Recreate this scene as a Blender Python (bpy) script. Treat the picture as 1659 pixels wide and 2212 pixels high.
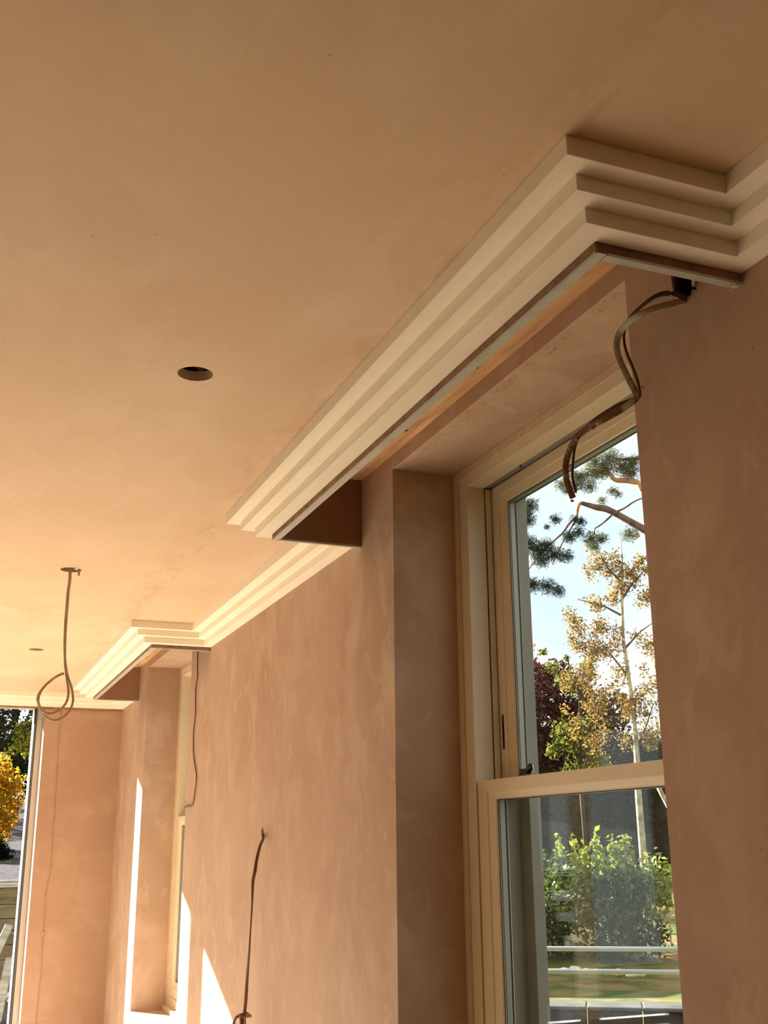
import bpy, bmesh, math, random
import numpy as np
from mathutils import Vector, Matrix

random.seed(7)
for o in list(bpy.data.objects):
    bpy.data.objects.remove(o)
S = bpy.context.scene
COL = S.collection
CZ = 2.75                      # ceiling height above the floor

# ---------------------------------------------------------------- camera
cd = bpy.data.cameras.new('camera')
cam = bpy.data.objects.new('camera', cd)
COL.objects.link(cam)
cd.sensor_fit = 'VERTICAL'
cd.sensor_height = 24.0
cd.sensor_width = 18.0
cd.lens = 25.6197
cd.clip_start = 0.02
cd.clip_end = 400
right = Vector((0.929073, -0.369825, -0.00726))
fwd = Vector((0.355952, 0.888542, 0.289468))
up = Vector((-0.100602, -0.271521, 0.95716))
m = Matrix.Identity(4)
for i in range(3):
    m[i][0] = right[i]; m[i][1] = up[i]; m[i][2] = -fwd[i]
m[0][3], m[1][3], m[2][3] = -1.3489, 0.0, 1.60
cam.matrix_world = m
S.camera = cam

# ---------------------------------------------------------------- light
SUN_DIR = Vector((0.66, -1.0, -0.42)).normalized()   # low autumn sun through the garden doors
sd = bpy.data.lights.new('sun', 'SUN')
sd.energy = 18.5
sd.angle = math.radians(0.6)
sd.color = (1.0, 0.97, 0.92)
sun = bpy.data.objects.new('sun', sd)
COL.objects.link(sun)
sun.rotation_euler = (-SUN_DIR).to_track_quat('Z', 'Y').to_euler()

wd = bpy.data.worlds.new('sky')
S.world = wd
wd.use_nodes = True
wn, wl = wd.node_tree.nodes, wd.node_tree.links
wn.clear()
w_out = wn.new('ShaderNodeOutputWorld')
w_bg = wn.new('ShaderNodeBackground')
w_tc = wn.new('ShaderNodeTexCoord')
w_map = wn.new('ShaderNodeMapping')
w_map.inputs['Scale'].default_value = (1.0, 1.0, 2.2)
w_noise = wn.new('ShaderNodeTexNoise')
w_noise.inputs['Scale'].default_value = 2.6
w_noise.inputs['Detail'].default_value = 6
w_ramp = wn.new('ShaderNodeValToRGB')
w_ramp.color_ramp.elements[0].position = 0.30
w_ramp.color_ramp.elements[0].color = (0.66, 0.81, 1.0, 1)
w_ramp.color_ramp.elements[1].position = 0.52
w_ramp.color_ramp.elements[1].color = (1.0, 0.98, 0.95, 1)
wl.new(w_tc.outputs['Generated'], w_map.inputs['Vector'])
wl.new(w_map.outputs['Vector'], w_noise.inputs['Vector'])
wl.new(w_noise.outputs['Fac'], w_ramp.inputs['Fac'])
wl.new(w_ramp.outputs['Color'], w_bg.inputs['Color'])
w_bg.inputs['Strength'].default_value = 0.62
wl.new(w_bg.outputs['Background'], w_out.inputs['Surface'])

S.view_settings.view_transform = 'Standard'
S.view_settings.look = 'None'
S.view_settings.gamma = 1.0
S.view_settings.use_curve_mapping = False
S.view_settings.exposure = 1.17
S.cycles.max_bounces = 10
S.cycles.diffuse_bounces = 6
S.cycles.transparent_max_bounces = 24
S.cycles.sample_clamp_indirect = 8.0
S.cycles.caustics_reflective = False
S.cycles.caustics_refractive = False
S.cycles.use_denoising = True


# ---------------------------------------------------------------- materials
def lin(c):
    return tuple((v / 255 / 12.92) if v / 255 <= 0.04045 else ((v / 255 + 0.055) / 1.055) ** 2.4 for v in c)


def base_mat(name, col, rough=0.6, metal=0.0):
    mt = bpy.data.materials.new(name)
    mt.use_nodes = True
    b = mt.node_tree.nodes['Principled BSDF']
    b.inputs['Base Color'].default_value = (*lin(col), 1)
    b.inputs['Roughness'].default_value = rough
    b.inputs['Metallic'].default_value = metal
    return mt, mt.node_tree.nodes, mt.node_tree.links, b


def coords(n, l, scale=(1, 1, 1), rot=(0, 0, 0)):
    tc = n.new('ShaderNodeTexCoord')
    mp = n.new('ShaderNodeMapping')
    mp.inputs['Scale'].default_value = scale
    mp.inputs['Rotation'].default_value = rot
    l.new(tc.outputs['Object'], mp.inputs['Vector'])
    return mp.outputs['Vector']


def noise(n, l, vec, scale, detail=4, rough=0.55, dist=0.0):
    t = n.new('ShaderNodeTexNoise')
    t.inputs['Scale'].default_value = scale
    t.inputs['Detail'].default_value = detail
    t.inputs['Roughness'].default_value = rough
    t.inputs['Distortion'].default_value = dist
    l.new(vec, t.inputs['Vector'])
    return t.outputs['Fac']


def ramp(n, l, fac, stops):
    r = n.new('ShaderNodeValToRGB')
    els = r.color_ramp.elements
    while len(els) < len(stops):
        els.new(0.5)
    for e, (p_, c_) in zip(els, stops):
        e.position = p_
        e.color = (c_, c_, c_, 1) if not isinstance(c_, tuple) else (*c_, 1)
    l.new(fac, r.inputs['Fac'])
    return r.outputs['Color']


def mix(n, l, fac, a, b, blend='MIX'):
    x = n.new('ShaderNodeMix')
    x.data_type = 'RGBA'
    x.blend_type = blend
    for sock, v in ((x.inputs['Factor'], fac), (x.inputs['A'], a), (x.inputs['B'], b)):
        if isinstance(v, (int, float)):
            sock.default_value = v
        elif isinstance(v, tuple):
            sock.default_value = (*v, 1)
        else:
            l.new(v, sock)
    return x.outputs['Result']


def bump(n, l, b, h, strength=0.2, dist=0.004):
    bp = n.new('ShaderNodeBump')
    bp.inputs['Strength'].default_value = strength
    bp.inputs['Distance'].default_value = dist
    l.new(h, bp.inputs['Height'])
    l.new(bp.outputs['Normal'], b.inputs['Normal'])


def plaster(name, base, light, dark, stretch=(1, 1, 1), amount=0.55):
    """skimmed gypsum plaster: drying blotches, pale trowel smears, a few dark flecks"""
    mt, n, l, b = base_mat(name, base, 0.72)
    v = coords(n, l, stretch)
    v1 = coords(n, l, (1, 1, 1))
    big = noise(n, l, v1, 1.3, 5, 0.6, 0.6)
    mid = noise(n, l, v, 3.4, 5, 0.58, 0.35)
    smear = noise(n, l, v, 6.5, 4, 0.55, 0.9)
    fine = noise(n, l, v1, 60, 3, 0.6)
    c = mix(n, l, ramp(n, l, big, [(0.38, 0.0), (0.66, amount)]), lin(base), lin(dark))
    c = mix(n, l, ramp(n, l, mid, [(0.50, 0.0), (0.74, amount)]), c, lin(light))
    c = mix(n, l, ramp(n, l, smear, [(0.58, 0.0), (0.70, amount * 0.45)]), c, lin(light))
    patch = noise(n, l, v, 4.2, 6, 0.6, 0.9)
    c = mix(n, l, ramp(n, l, patch, [(0.585, 0.0), (0.625, amount * 0.42)]), c, lin(light))
    damp = noise(n, l, v1, 2.1, 4, 0.6, 0.3)
    c = mix(n, l, ramp(n, l, damp, [(0.56, 0.0), (0.72, amount * 0.7)]), c, lin(dark))
    fleck = noise(n, l, v1, 42, 2, 0.5)
    c = mix(n, l, ramp(n, l, fleck, [(0.775, 0.0), (0.80, 0.5)]), c, lin((120, 78, 48)))
    c = mix(n, l, 0.06, c, fine, 'OVERLAY')
    l.new(c, b.inputs['Base Color'])
    bump(n, l, b, mid, 0.05, 0.004)
    return mt


def mottled(name, c1, c2, scale=12, rough=0.6, stretch=(1, 1, 1), lo=0.42, hi=0.62, bmp=0.15, metal=0.0):
    mt, n, l, b = base_mat(name, c1, rough, metal)
    v = coords(n, l, stretch)
    f = noise(n, l, v, scale, 5, 0.6, 0.4)
    l.new(mix(n, l, ramp(n, l, f, [(lo, 0.0), (hi, 1.0)]), lin(c1), lin(c2)), b.inputs['Base Color'])
    bump(n, l, b, f, bmp, 0.004)
    return mt


LEAF = 0.62


def leaf_mat(name, cols, trans=0.45, gloss=0.0):
    mt = bpy.data.materials.new(name)
    mt.use_nodes = True
    n, l = mt.node_tree.nodes, mt.node_tree.links
    n.clear()
    out = n.new('ShaderNodeOutputMaterial')
    geo = n.new('ShaderNodeNewGeometry')
    r = n.new('ShaderNodeValToRGB')
    els = r.color_ramp.elements
    while len(els) < len(cols):
        els.new(0.5)
    for i, (e, c) in enumerate(zip(els, cols)):
        e.position = i / (len(cols) - 1)
        e.color = (*[v * LEAF for v in lin(c)], 1)
    l.new(geo.outputs['Random Per Island'], r.inputs['Fac'])
    d = n.new('ShaderNodeBsdfDiffuse')
    t = n.new('ShaderNodeBsdfTranslucent')
    l.new(r.outputs['Color'], d.inputs['Color'])
    l.new(r.outputs['Color'], t.inputs['Color'])
    ms = n.new('ShaderNodeMixShader')
    ms.inputs[0].default_value = trans
    l.new(d.outputs[0], ms.inputs[1]); l.new(t.outputs[0], ms.inputs[2])
    last = ms
    if gloss:
        g = n.new('ShaderNodeBsdfGlossy')
        g.inputs['Roughness'].default_value = 0.22
        m2 = n.new('ShaderNodeMixShader')
        m2.inputs[0].default_value = gloss
        l.new(ms.outputs[0], m2.inputs[1]); l.new(g.outputs[0], m2.inputs[2])
        last = m2
    l.new(last.outputs[0], out.inputs['Surface'])
    return mt


def glass_mat(name, tint=(0.97, 0.985, 0.975)):
    mt = bpy.data.materials.new(name)
    mt.use_nodes = True
    n, l = mt.node_tree.nodes, mt.node_tree.links
    n.clear()
    out = n.new('ShaderNodeOutputMaterial')
    lw = n.new('ShaderNodeLayerWeight')
    pw = n.new('ShaderNodeMath'); pw.operation = 'POWER'; pw.inputs[1].default_value = 5.0
    fr = n.new('ShaderNodeMath'); fr.operation = 'MULTIPLY_ADD'      # Schlick reflectance, same on both faces
    fr.inputs[1].default_value = 0.55; fr.inputs[2].default_value = 0.012
    l.new(lw.outputs['Facing'], pw.inputs[0]); l.new(pw.outputs[0], fr.inputs[0])
    tr = n.new('ShaderNodeBsdfTransparent')
    tr.inputs['Color'].default_value = (*tint, 1)
    gl = n.new('ShaderNodeBsdfGlossy')
    gl.inputs['Roughness'].default_value = 0.0
    ms = n.new('ShaderNodeMixShader')
    l.new(fr.outputs[0], ms.inputs[0]); l.new(tr.outputs[0], ms.inputs[1]); l.new(gl.outputs[0], ms.inputs[2])
    l.new(ms.outputs[0], out.inputs['Surface'])
    return mt


def wall_material():
    """wall plaster with vertical pale trowel smears and brown damp marks along the window head edge"""
    mt = plaster('wall_plaster', (188, 158, 136), (207, 183, 163), (172, 139, 114), (1, 1.15, 0.8), 0.7)
    n, l = mt.node_tree.nodes, mt.node_tree.links
    b = n['Principled BSDF']
    src = b.inputs['Base Color'].links[0].from_socket
    tc = n.new('ShaderNodeTexCoord')
    sp = n.new('ShaderNodeSeparateXYZ')
    l.new(tc.outputs['Object'], sp.inputs[0])

    def band(sock, lo, hi):
        a = n.new('ShaderNodeMath'); a.operation = 'GREATER_THAN'; a.inputs[1].default_value = lo
        c = n.new('ShaderNodeMath'); c.operation = 'LESS_THAN'; c.inputs[1].default_value = hi
        p = n.new('ShaderNodeMath'); p.operation = 'MULTIPLY'
        l.new(sock, a.inputs[0]); l.new(sock, c.inputs[0])
        l.new(a.outputs[0], p.inputs[0]); l.new(c.outputs[0], p.inputs[1])
        return p.outputs[0]
    v = coords(n, l, (1.6, 1, 1))
    f = ramp(n, l, noise(n, l, v, 55, 3, 0.6, 1.0), [(0.56, 0.0), (0.60, 0.55)])
    m1 = n.new('ShaderNodeMath'); m1.operation = 'MULTIPLY'
    l.new(band(sp.outputs['Z'], 2.815, 2.84), m1.inputs[0]); l.new(band(sp.outputs['X'], 0.012, 0.042), m1.inputs[1])
    m2 = n.new('ShaderNodeMath'); m2.operation = 'MULTIPLY'
    l.new(m1.outputs[0], m2.inputs[0]); l.new(f, m2.inputs[1])
    l.new(mix(n, l, m2.outputs[0], src, lin((158, 98, 58))), b.inputs['Base Color'])
    return mt


def ceiling_material():
    """ceiling skim with darker re-plastered smudges where the curtain boxes were made good"""
    mt = plaster('ceiling_plaster', (219, 191, 161), (229, 207, 183), (206, 176, 144), (1, 0.45, 1), 0.5)
    n, l = mt.node_tree.nodes, mt.node_tree.links
    b = n['Principled BSDF']
    src = b.inputs['Base Color'].links[0].from_socket
    tc = n.new('ShaderNodeTexCoord')
    sp = n.new('ShaderNodeSeparateXYZ')
    l.new(tc.outputs['Object'], sp.inputs[0])
    mr = n.new('ShaderNodeMapRange')
    mr.inputs['From Min'].default_value = -0.60; mr.inputs['From Max'].default_value = -0.47
    l.new(sp.outputs['X'], mr.inputs['Value'])
    m0 = n.new('ShaderNodeMath'); m0.operation = 'LESS_THAN'; m0.inputs[1].default_value = -0.44
    l.new(sp.outputs['X'], m0.inputs[0])
    f0 = ramp(n, l, noise(n, l, coords(n, l, (2.0, 0.8, 1)), 6, 5, 0.6, 0.15), [(0.46, 0.0), (0.70, 0.5)])
    m1 = n.new('ShaderNodeMath'); m1.operation = 'MULTIPLY'
    l.new(m0.outputs[0], m1.inputs[0]); l.new(f0, m1.inputs[1])
    f = m1.outputs[0]
    m2 = n.new('ShaderNodeMath'); m2.operation = 'MULTIPLY'
    l.new(mr.outputs[0], m2.inputs[0]); l.new(f, m2.inputs[1])
    l.new(mix(n, l, m2.outputs[0], src, lin((178, 138, 100))), b.inputs['Base Color'])
    return mt


M = {}
M['wall'] = wall_material()
M['wall_end'] = plaster('end_wall_plaster', (178, 144, 120), (190, 162, 140), (164, 128, 104), (1, 1, 1), 0.5)
M['ceiling'] = ceiling_material()
M['floor'] = mottled('screed_floor', (236, 224, 204), (226, 213, 190), 3.0, 0.75)
M['unseen_wall'] = mottled('dim_unseen_wall', (108, 100, 90), (92, 85, 77), 5, 0.9)  # for the unseen walls, darkened and greyed to cut bounced light
M['cornice'] = mottled('cornice_plaster', (250, 242, 226), (246, 236, 218), 6.0, 0.8, (1, 1, 1), 0.35, 0.7, 0.03)
M['edge_and_gap'] = mottled('raw_edge_and_gap', (152, 118, 92), (118, 86, 64), 18, 0.9, (1, 1, 1), 0.45, 0.7)
M['bead'] = mottled('galvanised_bead', (196, 197, 188), (180, 181, 171), 14, 0.42, (1, 1, 1), 0.4, 0.7, 0.02, 0.3)
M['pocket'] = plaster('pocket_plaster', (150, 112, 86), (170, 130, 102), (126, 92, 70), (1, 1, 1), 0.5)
M['pocket_top'] = mottled('bare_board', (226, 184, 136), (188, 142, 98), 6, 0.8, (4, 0.35, 1), 0.38, 0.62)
M['paint'] = mottled('cream_paint', (226, 212, 184), (220, 204, 174), 5, 0.42, (1, 1, 1), 0.3, 0.7, 0.02)
M['paint_out'] = mottled('grey_paint', (150, 146, 134), (140, 137, 126), 5, 0.5, (1, 1, 1), 0.3, 0.7, 0.02)
M['mastic'] = mottled('plastered_bead', (206, 180, 150), (214, 190, 160), 20, 0.7)
M['spacer'] = base_mat('spacer_bar', (150, 156, 148), 0.4, 0.5)[0]
M['rubber'] = base_mat('black_rubber', (22, 24, 20), 0.5)[0]
M['steel'] = base_mat('steel', (120, 112, 102), 0.3, 0.9)[0]
M['chrome'] = base_mat('chrome', (230, 230, 228), 0.12, 1.0)[0]
M['iron'] = base_mat('dark_iron', (52, 42, 34), 0.5, 0.4)[0]
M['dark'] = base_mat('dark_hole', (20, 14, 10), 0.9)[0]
M['glass'] = glass_mat('window_glass')
M['cable_grey'] = mottled('grey_cable', (150, 132, 112), (128, 92, 60), 30, 0.55, (1, 1, 1), 0.46, 0.62)
def cable_material():
    """grey sheath, with brown dried plaster smears mostly on the lower run"""
    mt, n, l, b = base_mat('smeared_grey_cable', (182, 170, 150), 0.6)
    v = coords(n, l)
    tc = n.new('ShaderNodeTexCoord'); sp = n.new('ShaderNodeSeparateXYZ')
    l.new(tc.outputs['Object'], sp.inputs[0])
    mr = n.new('ShaderNodeMapRange')
    mr.inputs['From Min'].default_value = 2.50; mr.inputs['From Max'].default_value = 2.45
    mr.inputs['To Min'].default_value = -0.10; mr.inputs['To Max'].default_value = 0.16
    l.new(sp.outputs['Z'], mr.inputs['Value'])
    ad = n.new('ShaderNodeMath'); ad.operation = 'ADD'
    l.new(noise(n, l, v, 34, 4, 0.6, 0.5), ad.inputs[0]); l.new(mr.outputs[0], ad.inputs[1])
    l.new(mix(n, l, ramp(n, l, ad.outputs[0], [(0.50, 0.0), (0.60, 1.0)]), lin((182, 170, 150)), lin((126, 88, 54))), b.inputs['Base Color'])
    return mt


M['cable_pale'] = cable_material()
M['cable_smear'] = mottled('plaster_smeared_cable', (84, 66, 50), (104, 72, 44), 26, 0.7, (1, 1, 1), 0.44, 0.58, 0.5)
M['cable_tan'] = mottled('tan_cable', (188, 166, 138), (168, 142, 112), 18, 0.5)
M['wire'] = base_mat('brown_wire', (104, 70, 40), 0.6)[0]
M['white_plastic'] = base_mat('white_plastic', (232, 226, 214), 0.4)[0]
M['white_metal'] = base_mat('white_aluminium', (238, 234, 226), 0.35)[0]
M['grey_metal'] = base_mat('pale_grey_aluminium', (206, 200, 192), 0.4)[0]
M['render'] = base_mat('white_render', (240, 236, 226), 0.8)[0]


# ---------------------------------------------------------------- mesh helpers
def link(name, me, mat, parent=None, loc=None):
    o = bpy.data.objects.new(name, me)
    COL.objects.link(o)
    if mat is not None:
        me.materials.clear()
        me.materials.append(mat)
    if parent:
        o.parent = parent
    if loc is not None:
        o.location = loc
    return o


def tag(o, label=None, cat=None, group=None, kind=None):
    if label: o['label'] = label
    if cat: o['category'] = cat
    if group: o['group'] = group
    if kind: o['kind'] = kind
    return o


def empty(name, loc=(0, 0, 0)):
    o = bpy.data.objects.new(name, None)
    o.empty_display_size = 0.1
    COL.objects.link(o)
    o.location = loc
    return o


class MB:
    """collects solids, then becomes one mesh object"""
    def __init__(self):
        self.v, self.f = [], []

    def add(self, v, f):
        k = len(self.v)
        self.v += [tuple(p) for p in v]
        self.f += [tuple(i + k for i in q) for q in f]
        return self

    def box(self, x0, x1, y0, y1, z0, z1):
        v = [(x, y, z) for x in (x0, x1) for y in (y0, y1) for z in (z0, z1)]
        return self.add(v, [(0, 1, 3, 2), (4, 6, 7, 5), (0, 4, 5, 1), (2, 3, 7, 6), (0, 2, 6, 4), (1, 5, 7, 3)])

    def prism(self, poly, ax, a, b):
        """polygon in the two other axes, extruded along axis ax from a to b"""
        n = len(poly)
        def P(q, t):
            r = list(q); r.insert(ax, t); return r
        v = [P(q, a) for q in poly] + [P(q, b) for q in poly]
        f = [tuple(range(n))[::-1], tuple(range(n, 2 * n))]
        f += [(i, (i + 1) % n, n + (i + 1) % n, n + i) for i in range(n)]
        return self.add(v, f)

    def rings(self, loops):
        """closed solid frame in the y-z plane: successive (y0,y1,z0,z1,x) rectangles joined, last back to first"""
        v, f = [], []
        for (y0, y1, z0, z1, x) in loops:
            v += [(x, y0, z0), (x, y1, z0), (x, y1, z1), (x, y0, z1)]
        n = len(loops)
        for i in range(n):
            j = (i + 1) % n
            for k in range(4):
                f.append((4 * i + k, 4 * i + (k + 1) % 4, 4 * j + (k + 1) % 4, 4 * j + k))
        return self.add(v, f)

    def tube(self, pts, radii, seg=8):
        pts = [Vector(p) for p in pts]
        if isinstance(radii, (int, float)):
            radii = [radii] * len(pts)
        v, f = [], []
        ref = Vector((0.31, 0.17, 0.93))
        for i, p in enumerate(pts):
            t = (pts[min(i + 1, len(pts) - 1)] - pts[max(i - 1, 0)]).normalized()
            a = t.cross(ref)
            if a.length < 1e-3:
                a = t.cross(Vector((1, 0, 0)))
            a.normalize(); b = t.cross(a)
            for k in range(seg):
                w = 2 * math.pi * k / seg
                v.append(p + (a * math.cos(w) + b * math.sin(w)) * radii[i])
        for i in range(len(pts) - 1):
            for k in range(seg):
                f.append((i * seg + k, i * seg + (k + 1) % seg, (i + 1) * seg + (k + 1) % seg, (i + 1) * seg + k))
        f.append(tuple(range(seg))[::-1]); f.append(tuple(range((len(pts) - 1) * seg, len(pts) * seg)))
        return self.add(v, f)

    def ribbon(self, pts, width, thick, refs):
        """flat twin-and-earth style cable; refs = rough direction the broad face looks to at each point"""
        pts = [Vector(p) for p in pts]
        prof = [(-.5, -.25), (-.38, -.5), (.38, -.5), (.5, -.25), (.5, .25), (.38, .5), (-.38, .5), (-.5, .25)]
        v, f = [], []
        for i, p in enumerate(pts):
            t = (pts[min(i + 1, len(pts) - 1)] - pts[max(i - 1, 0)]).normalized()
            r = refs[i] if isinstance(refs, list) else refs
            w = t.cross(Vector(r)).normalized()
            nn = w.cross(t).normalized()
            for (a, b) in prof:
                v.append(p + w * (a * width) + nn * (b * thick))
        k = len(prof)
        for i in range(len(pts) - 1):
            for j in range(k):
                f.append((i * k + j, i * k + (j + 1) % k, (i + 1) * k + (j + 1) % k, (i + 1) * k + j))
        f.append(tuple(range(k))[::-1]); f.append(tuple(range((len(pts) - 1) * k, len(pts) * k)))
        return self.add(v, f)

    def mesh(self, name, smooth=False):
        me = bpy.data.meshes.new(name)
        me.from_pydata(self.v, [], self.f)
        bm = bmesh.new(); bm.from_mesh(me)
        bmesh.ops.recalc_face_normals(bm, faces=bm.faces)
        bm.to_mesh(me); bm.free()
        if smooth:
            me.polygons.foreach_set('use_smooth', [True] * len(me.polygons))
        me.update()
        return me

    def build(self, name, mat, parent=None, smooth=False, bevel=0):
        o = link(name, self.mesh(name, smooth), mat, parent)
        if bevel:
            bv = o.modifiers.new('bevel', 'BEVEL')
            bv.width = bevel; bv.segments = 2; bv.limit_method = 'ANGLE'
        return o


def spline(pts, n=6):
    """Catmull-Rom through the points"""
    P = [Vector(p) for p in pts]
    P = [P[0] * 2 - P[1]] + P + [P[-1] * 2 - P[-2]]
    out = []
    for i in range(1, len(P) - 2):
        a, b, c, d = P[i - 1:i + 3]
        for k in range(n):
            t = k / n
            out.append(0.5 * ((2 * b) + (c - a) * t + (2 * a - 5 * b + 4 * c - d) * t * t + (3 * b - a - 3 * c + d) * t ** 3))
    out.append(P[-2])
    return out


def carve(solid, cutter, name):
    """difference of two solids as a plain mesh"""
    a = bpy.data.objects.new('tmp_a', solid); b = bpy.data.objects.new('tmp_b', cutter)
    COL.objects.link(a); COL.objects.link(b)
    md = a.modifiers.new('cut', 'BOOLEAN')
    md.operation = 'DIFFERENCE'; md.solver = 'EXACT'; md.object = b
    bpy.context.view_layer.update()
    dg = bpy.context.evaluated_depsgraph_get()
    me = bpy.data.meshes.new_from_object(a.evaluated_get(dg))
    me.name = name
    bpy.data.objects.remove(a); bpy.data.objects.remove(b)
    return me


def z(v):
    return v + CZ


# ---------------------------------------------------------------- room measures
P1, P2, P3 = 0.1363, 0.0926, 0.0502            # cornice projections
H1, H2, H3, H4 = 0.0391, 0.0706, 0.1019, 0.120   # and drops below the ceiling
B = 0.329                                        # how far the curtain boxes stand out
Y0, Y1 = 1.498, 3.612                            # near curtain box
G0, G1 = 5.979, 8.361                            # far curtain box
YE = 9.102                                       # end wall
XL, YB = -5.6, -7.5
TB = 0.026                                       # box board thickness
PT = 0.13                                        # box inside top above the ceiling line
WIN = [(1.875, 3.285), (6.472, 7.9625)]
SILL, HEAD = z(-2.209), z(0.078)
TOP = 3.05
TE = 0.60                                        # end wall thickness
HOLES = [(-0.838, 2.565), (-0.894, 4.816), (-0.859, 6.983)]

# ---------------------------------------------------------------- structure
tag(MB().box(XL, 0.0, YB, YE + TE, -0.1, 0.0).build('floor', M['floor']),
    'unseen pale sandy floor of the room, made bright to bounce sunlight up', 'floor', kind='structure')  # out of view, paled so it throws sunlight onto the ceiling

# right wall with the two window openings and two chased cable holes
cut = MB()
for (a, b_) in WIN:
    cut.box(-0.1, 0.6, a, b_, SILL, HEAD)
chase = [(1.711, 2.81), (1.709, 2.727), (1.704, 2.703), (1.694, 2.698), (1.684, 2.671), (1.668, 2.676), (1.662, 2.684),
         (1.655, 2.676), (1.646, 2.690), (1.634, 2.680), (1.628, 2.700), (1.622, 2.712), (1.624, 2.81)]
cut.prism(chase, 0, -0.1, 0.12)
small = [(4.835, 1.672), (4.846, 1.655), (4.843, 1.634), (4.826, 1.612), (4.806, 1.606), (4.79, 1.62), (4.801, 1.64), (4.812, 1.664)]
cut.prism(small, 0, -0.1, 0.05)
wall = carve(MB().box(0.0, 0.40, YB, YE + TE, 0.0, TOP).mesh('w'), cut.mesh('c'), 'wall_right')
tag(link('wall_right', wall, M['wall']), 'pink-brown skimmed plaster wall with two sash window openings', 'wall', kind='structure')

# end wall: pier beside the glazed doors and the header above them
DX0, DX1, DH = -4.9, -0.60, z(-0.060)
ew = carve(MB().box(XL, 0.0, YE, YE + TE, 0.0, TOP).mesh('w'),
           MB().box(DX0, DX1, YE - 0.1, YE + 0.8, -0.05, DH).mesh('c'), 'wall_far')
tag(link('wall_far', ew, M['wall_end']), 'terracotta plastered end wall beside the glazed garden doors', 'wall', kind='structure')
LY0, LY1 = 7.1, 8.8  # opening for the added doors that let daylight in from the left
lwm = carve(MB().box(XL - 0.3, XL, YB, YE + TE, 0.0, TOP).mesh('w'), MB().box(XL - 0.6, XL + 0.1, LY0, LY1, -0.05, 2.5).mesh('c'), 'wall_left')
tag(link('wall_left', lwm, M['unseen_wall']), 'unseen wall opposite the windows, made dark grey to cut bounced light', 'wall', kind='structure')
tag(MB().box(XL, 0.0, YB - 0.3, YB, 0.0, TOP).build('wall_near', M['unseen_wall']), 'unseen wall facing the garden doors, made dark grey to cut bounced light', 'wall', kind='structure')

# ceiling with the open tops of the curtain boxes and three downlight holes
cut = MB()
for (a, b_) in ((Y0, Y1), (G0, G1)):
    cut.box(-B + 0.004, 0.05, a + 0.004, b_ - 0.004, CZ - 0.1, CZ + 0.2)
for (hx, hy) in HOLES:
    cut.prism([(hx + 0.045 * math.cos(2 * math.pi * k / 40), hy + 0.045 * math.sin(2 * math.pi * k / 40)) for k in range(40)],
              2, CZ - 0.1, CZ + 0.2)
ce = carve(MB().box(XL, 0.0, YB, YE, CZ, CZ + 0.027).mesh('w'), cut.mesh('c'), 'ceiling')
ceiling = tag(link('ceiling', ce, M['ceiling']), 'freshly skimmed tan plaster ceiling with round downlight holes', 'ceiling', kind='structure')
MB().box(XL - 0.3, 0.40, YB - 0.3, YE + TE, TOP, TOP + 0.12).build('light_block_deck', M['dark'], ceiling)  # unseen slab added over the ceiling to close off light

# ---------------------------------------------------------------- stepped cornice
PATH = [(0, YB), (0, Y0), (-B, Y0), (-B, Y1), (0, Y1), (0, G0), (-B, G0), (-B, G1), (0, G1), (0, YE), (XL, YE)]


def offset(path, d):
    out = []
    for i, p in enumerate(path):
        p = Vector(p)
        ns = []
        for a, b_ in ((i - 1, i), (i, i + 1)):
            if a >= 0 and b_ < len(path):
                e = (Vector(path[b_]) - Vector(path[a])).normalized()
                ns.append(Vector((-e.y, e.x)))
        if len(ns) == 1:
            out.append(p + ns[0] * d)
        else:
            out.append(p + (ns[0] + ns[1]) * d)      # right-angle corners only
    return out


def strip(path, d0, d1, z0, z1, name, mat, parent):
    a, b_ = offset(path, d0), offset(path, d1)
    v, f = [], []
    for p, q in zip(a, b_):
        v += [(p.x, p.y, z0), (p.x, p.y, z1), (q.x, q.y, z1), (q.x, q.y, z0)]
    for i in range(len(path) - 1):
        for k in range(4):
            f.append((4 * i + k, 4 * i + (k + 1) % 4, 4 * i + 4 + (k + 1) % 4, 4 * i + 4 + k))
    n = 4 * (len(path) - 1)
    f += [(0, 1, 2, 3), (n + 3, n + 2, n + 1, n)]
    mb = MB(); mb.add(v, f)
    return mb.build(name, mat, parent, bevel=0.0014)


trim = tag(empty('trim_1', (0, 0, 0)), 'cream three-stepped plaster cornice running along the wall and around both curtain boxes', 'cornice', kind='structure')
strip(PATH, 0.0, P1, z(-H1), z(0.0), 'cornice_step', M['cornice'], trim)
strip(PATH, 0.0, P2, z(-H2), z(-H1), 'cornice_step', M['cornice'], trim)
strip(PATH, 0.0, P3, z(-H3), z(-H2), 'cornice_step', M['cornice'], trim)
MB().box(XL, -0.002, YE - 0.012, YE + 0.0, z(-H3 - 0.016), z(-H3)).build('edge_and_gap', M['edge_and_gap'], trim)  # brown strip standing in for the shadow gap under the end cornice

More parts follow.
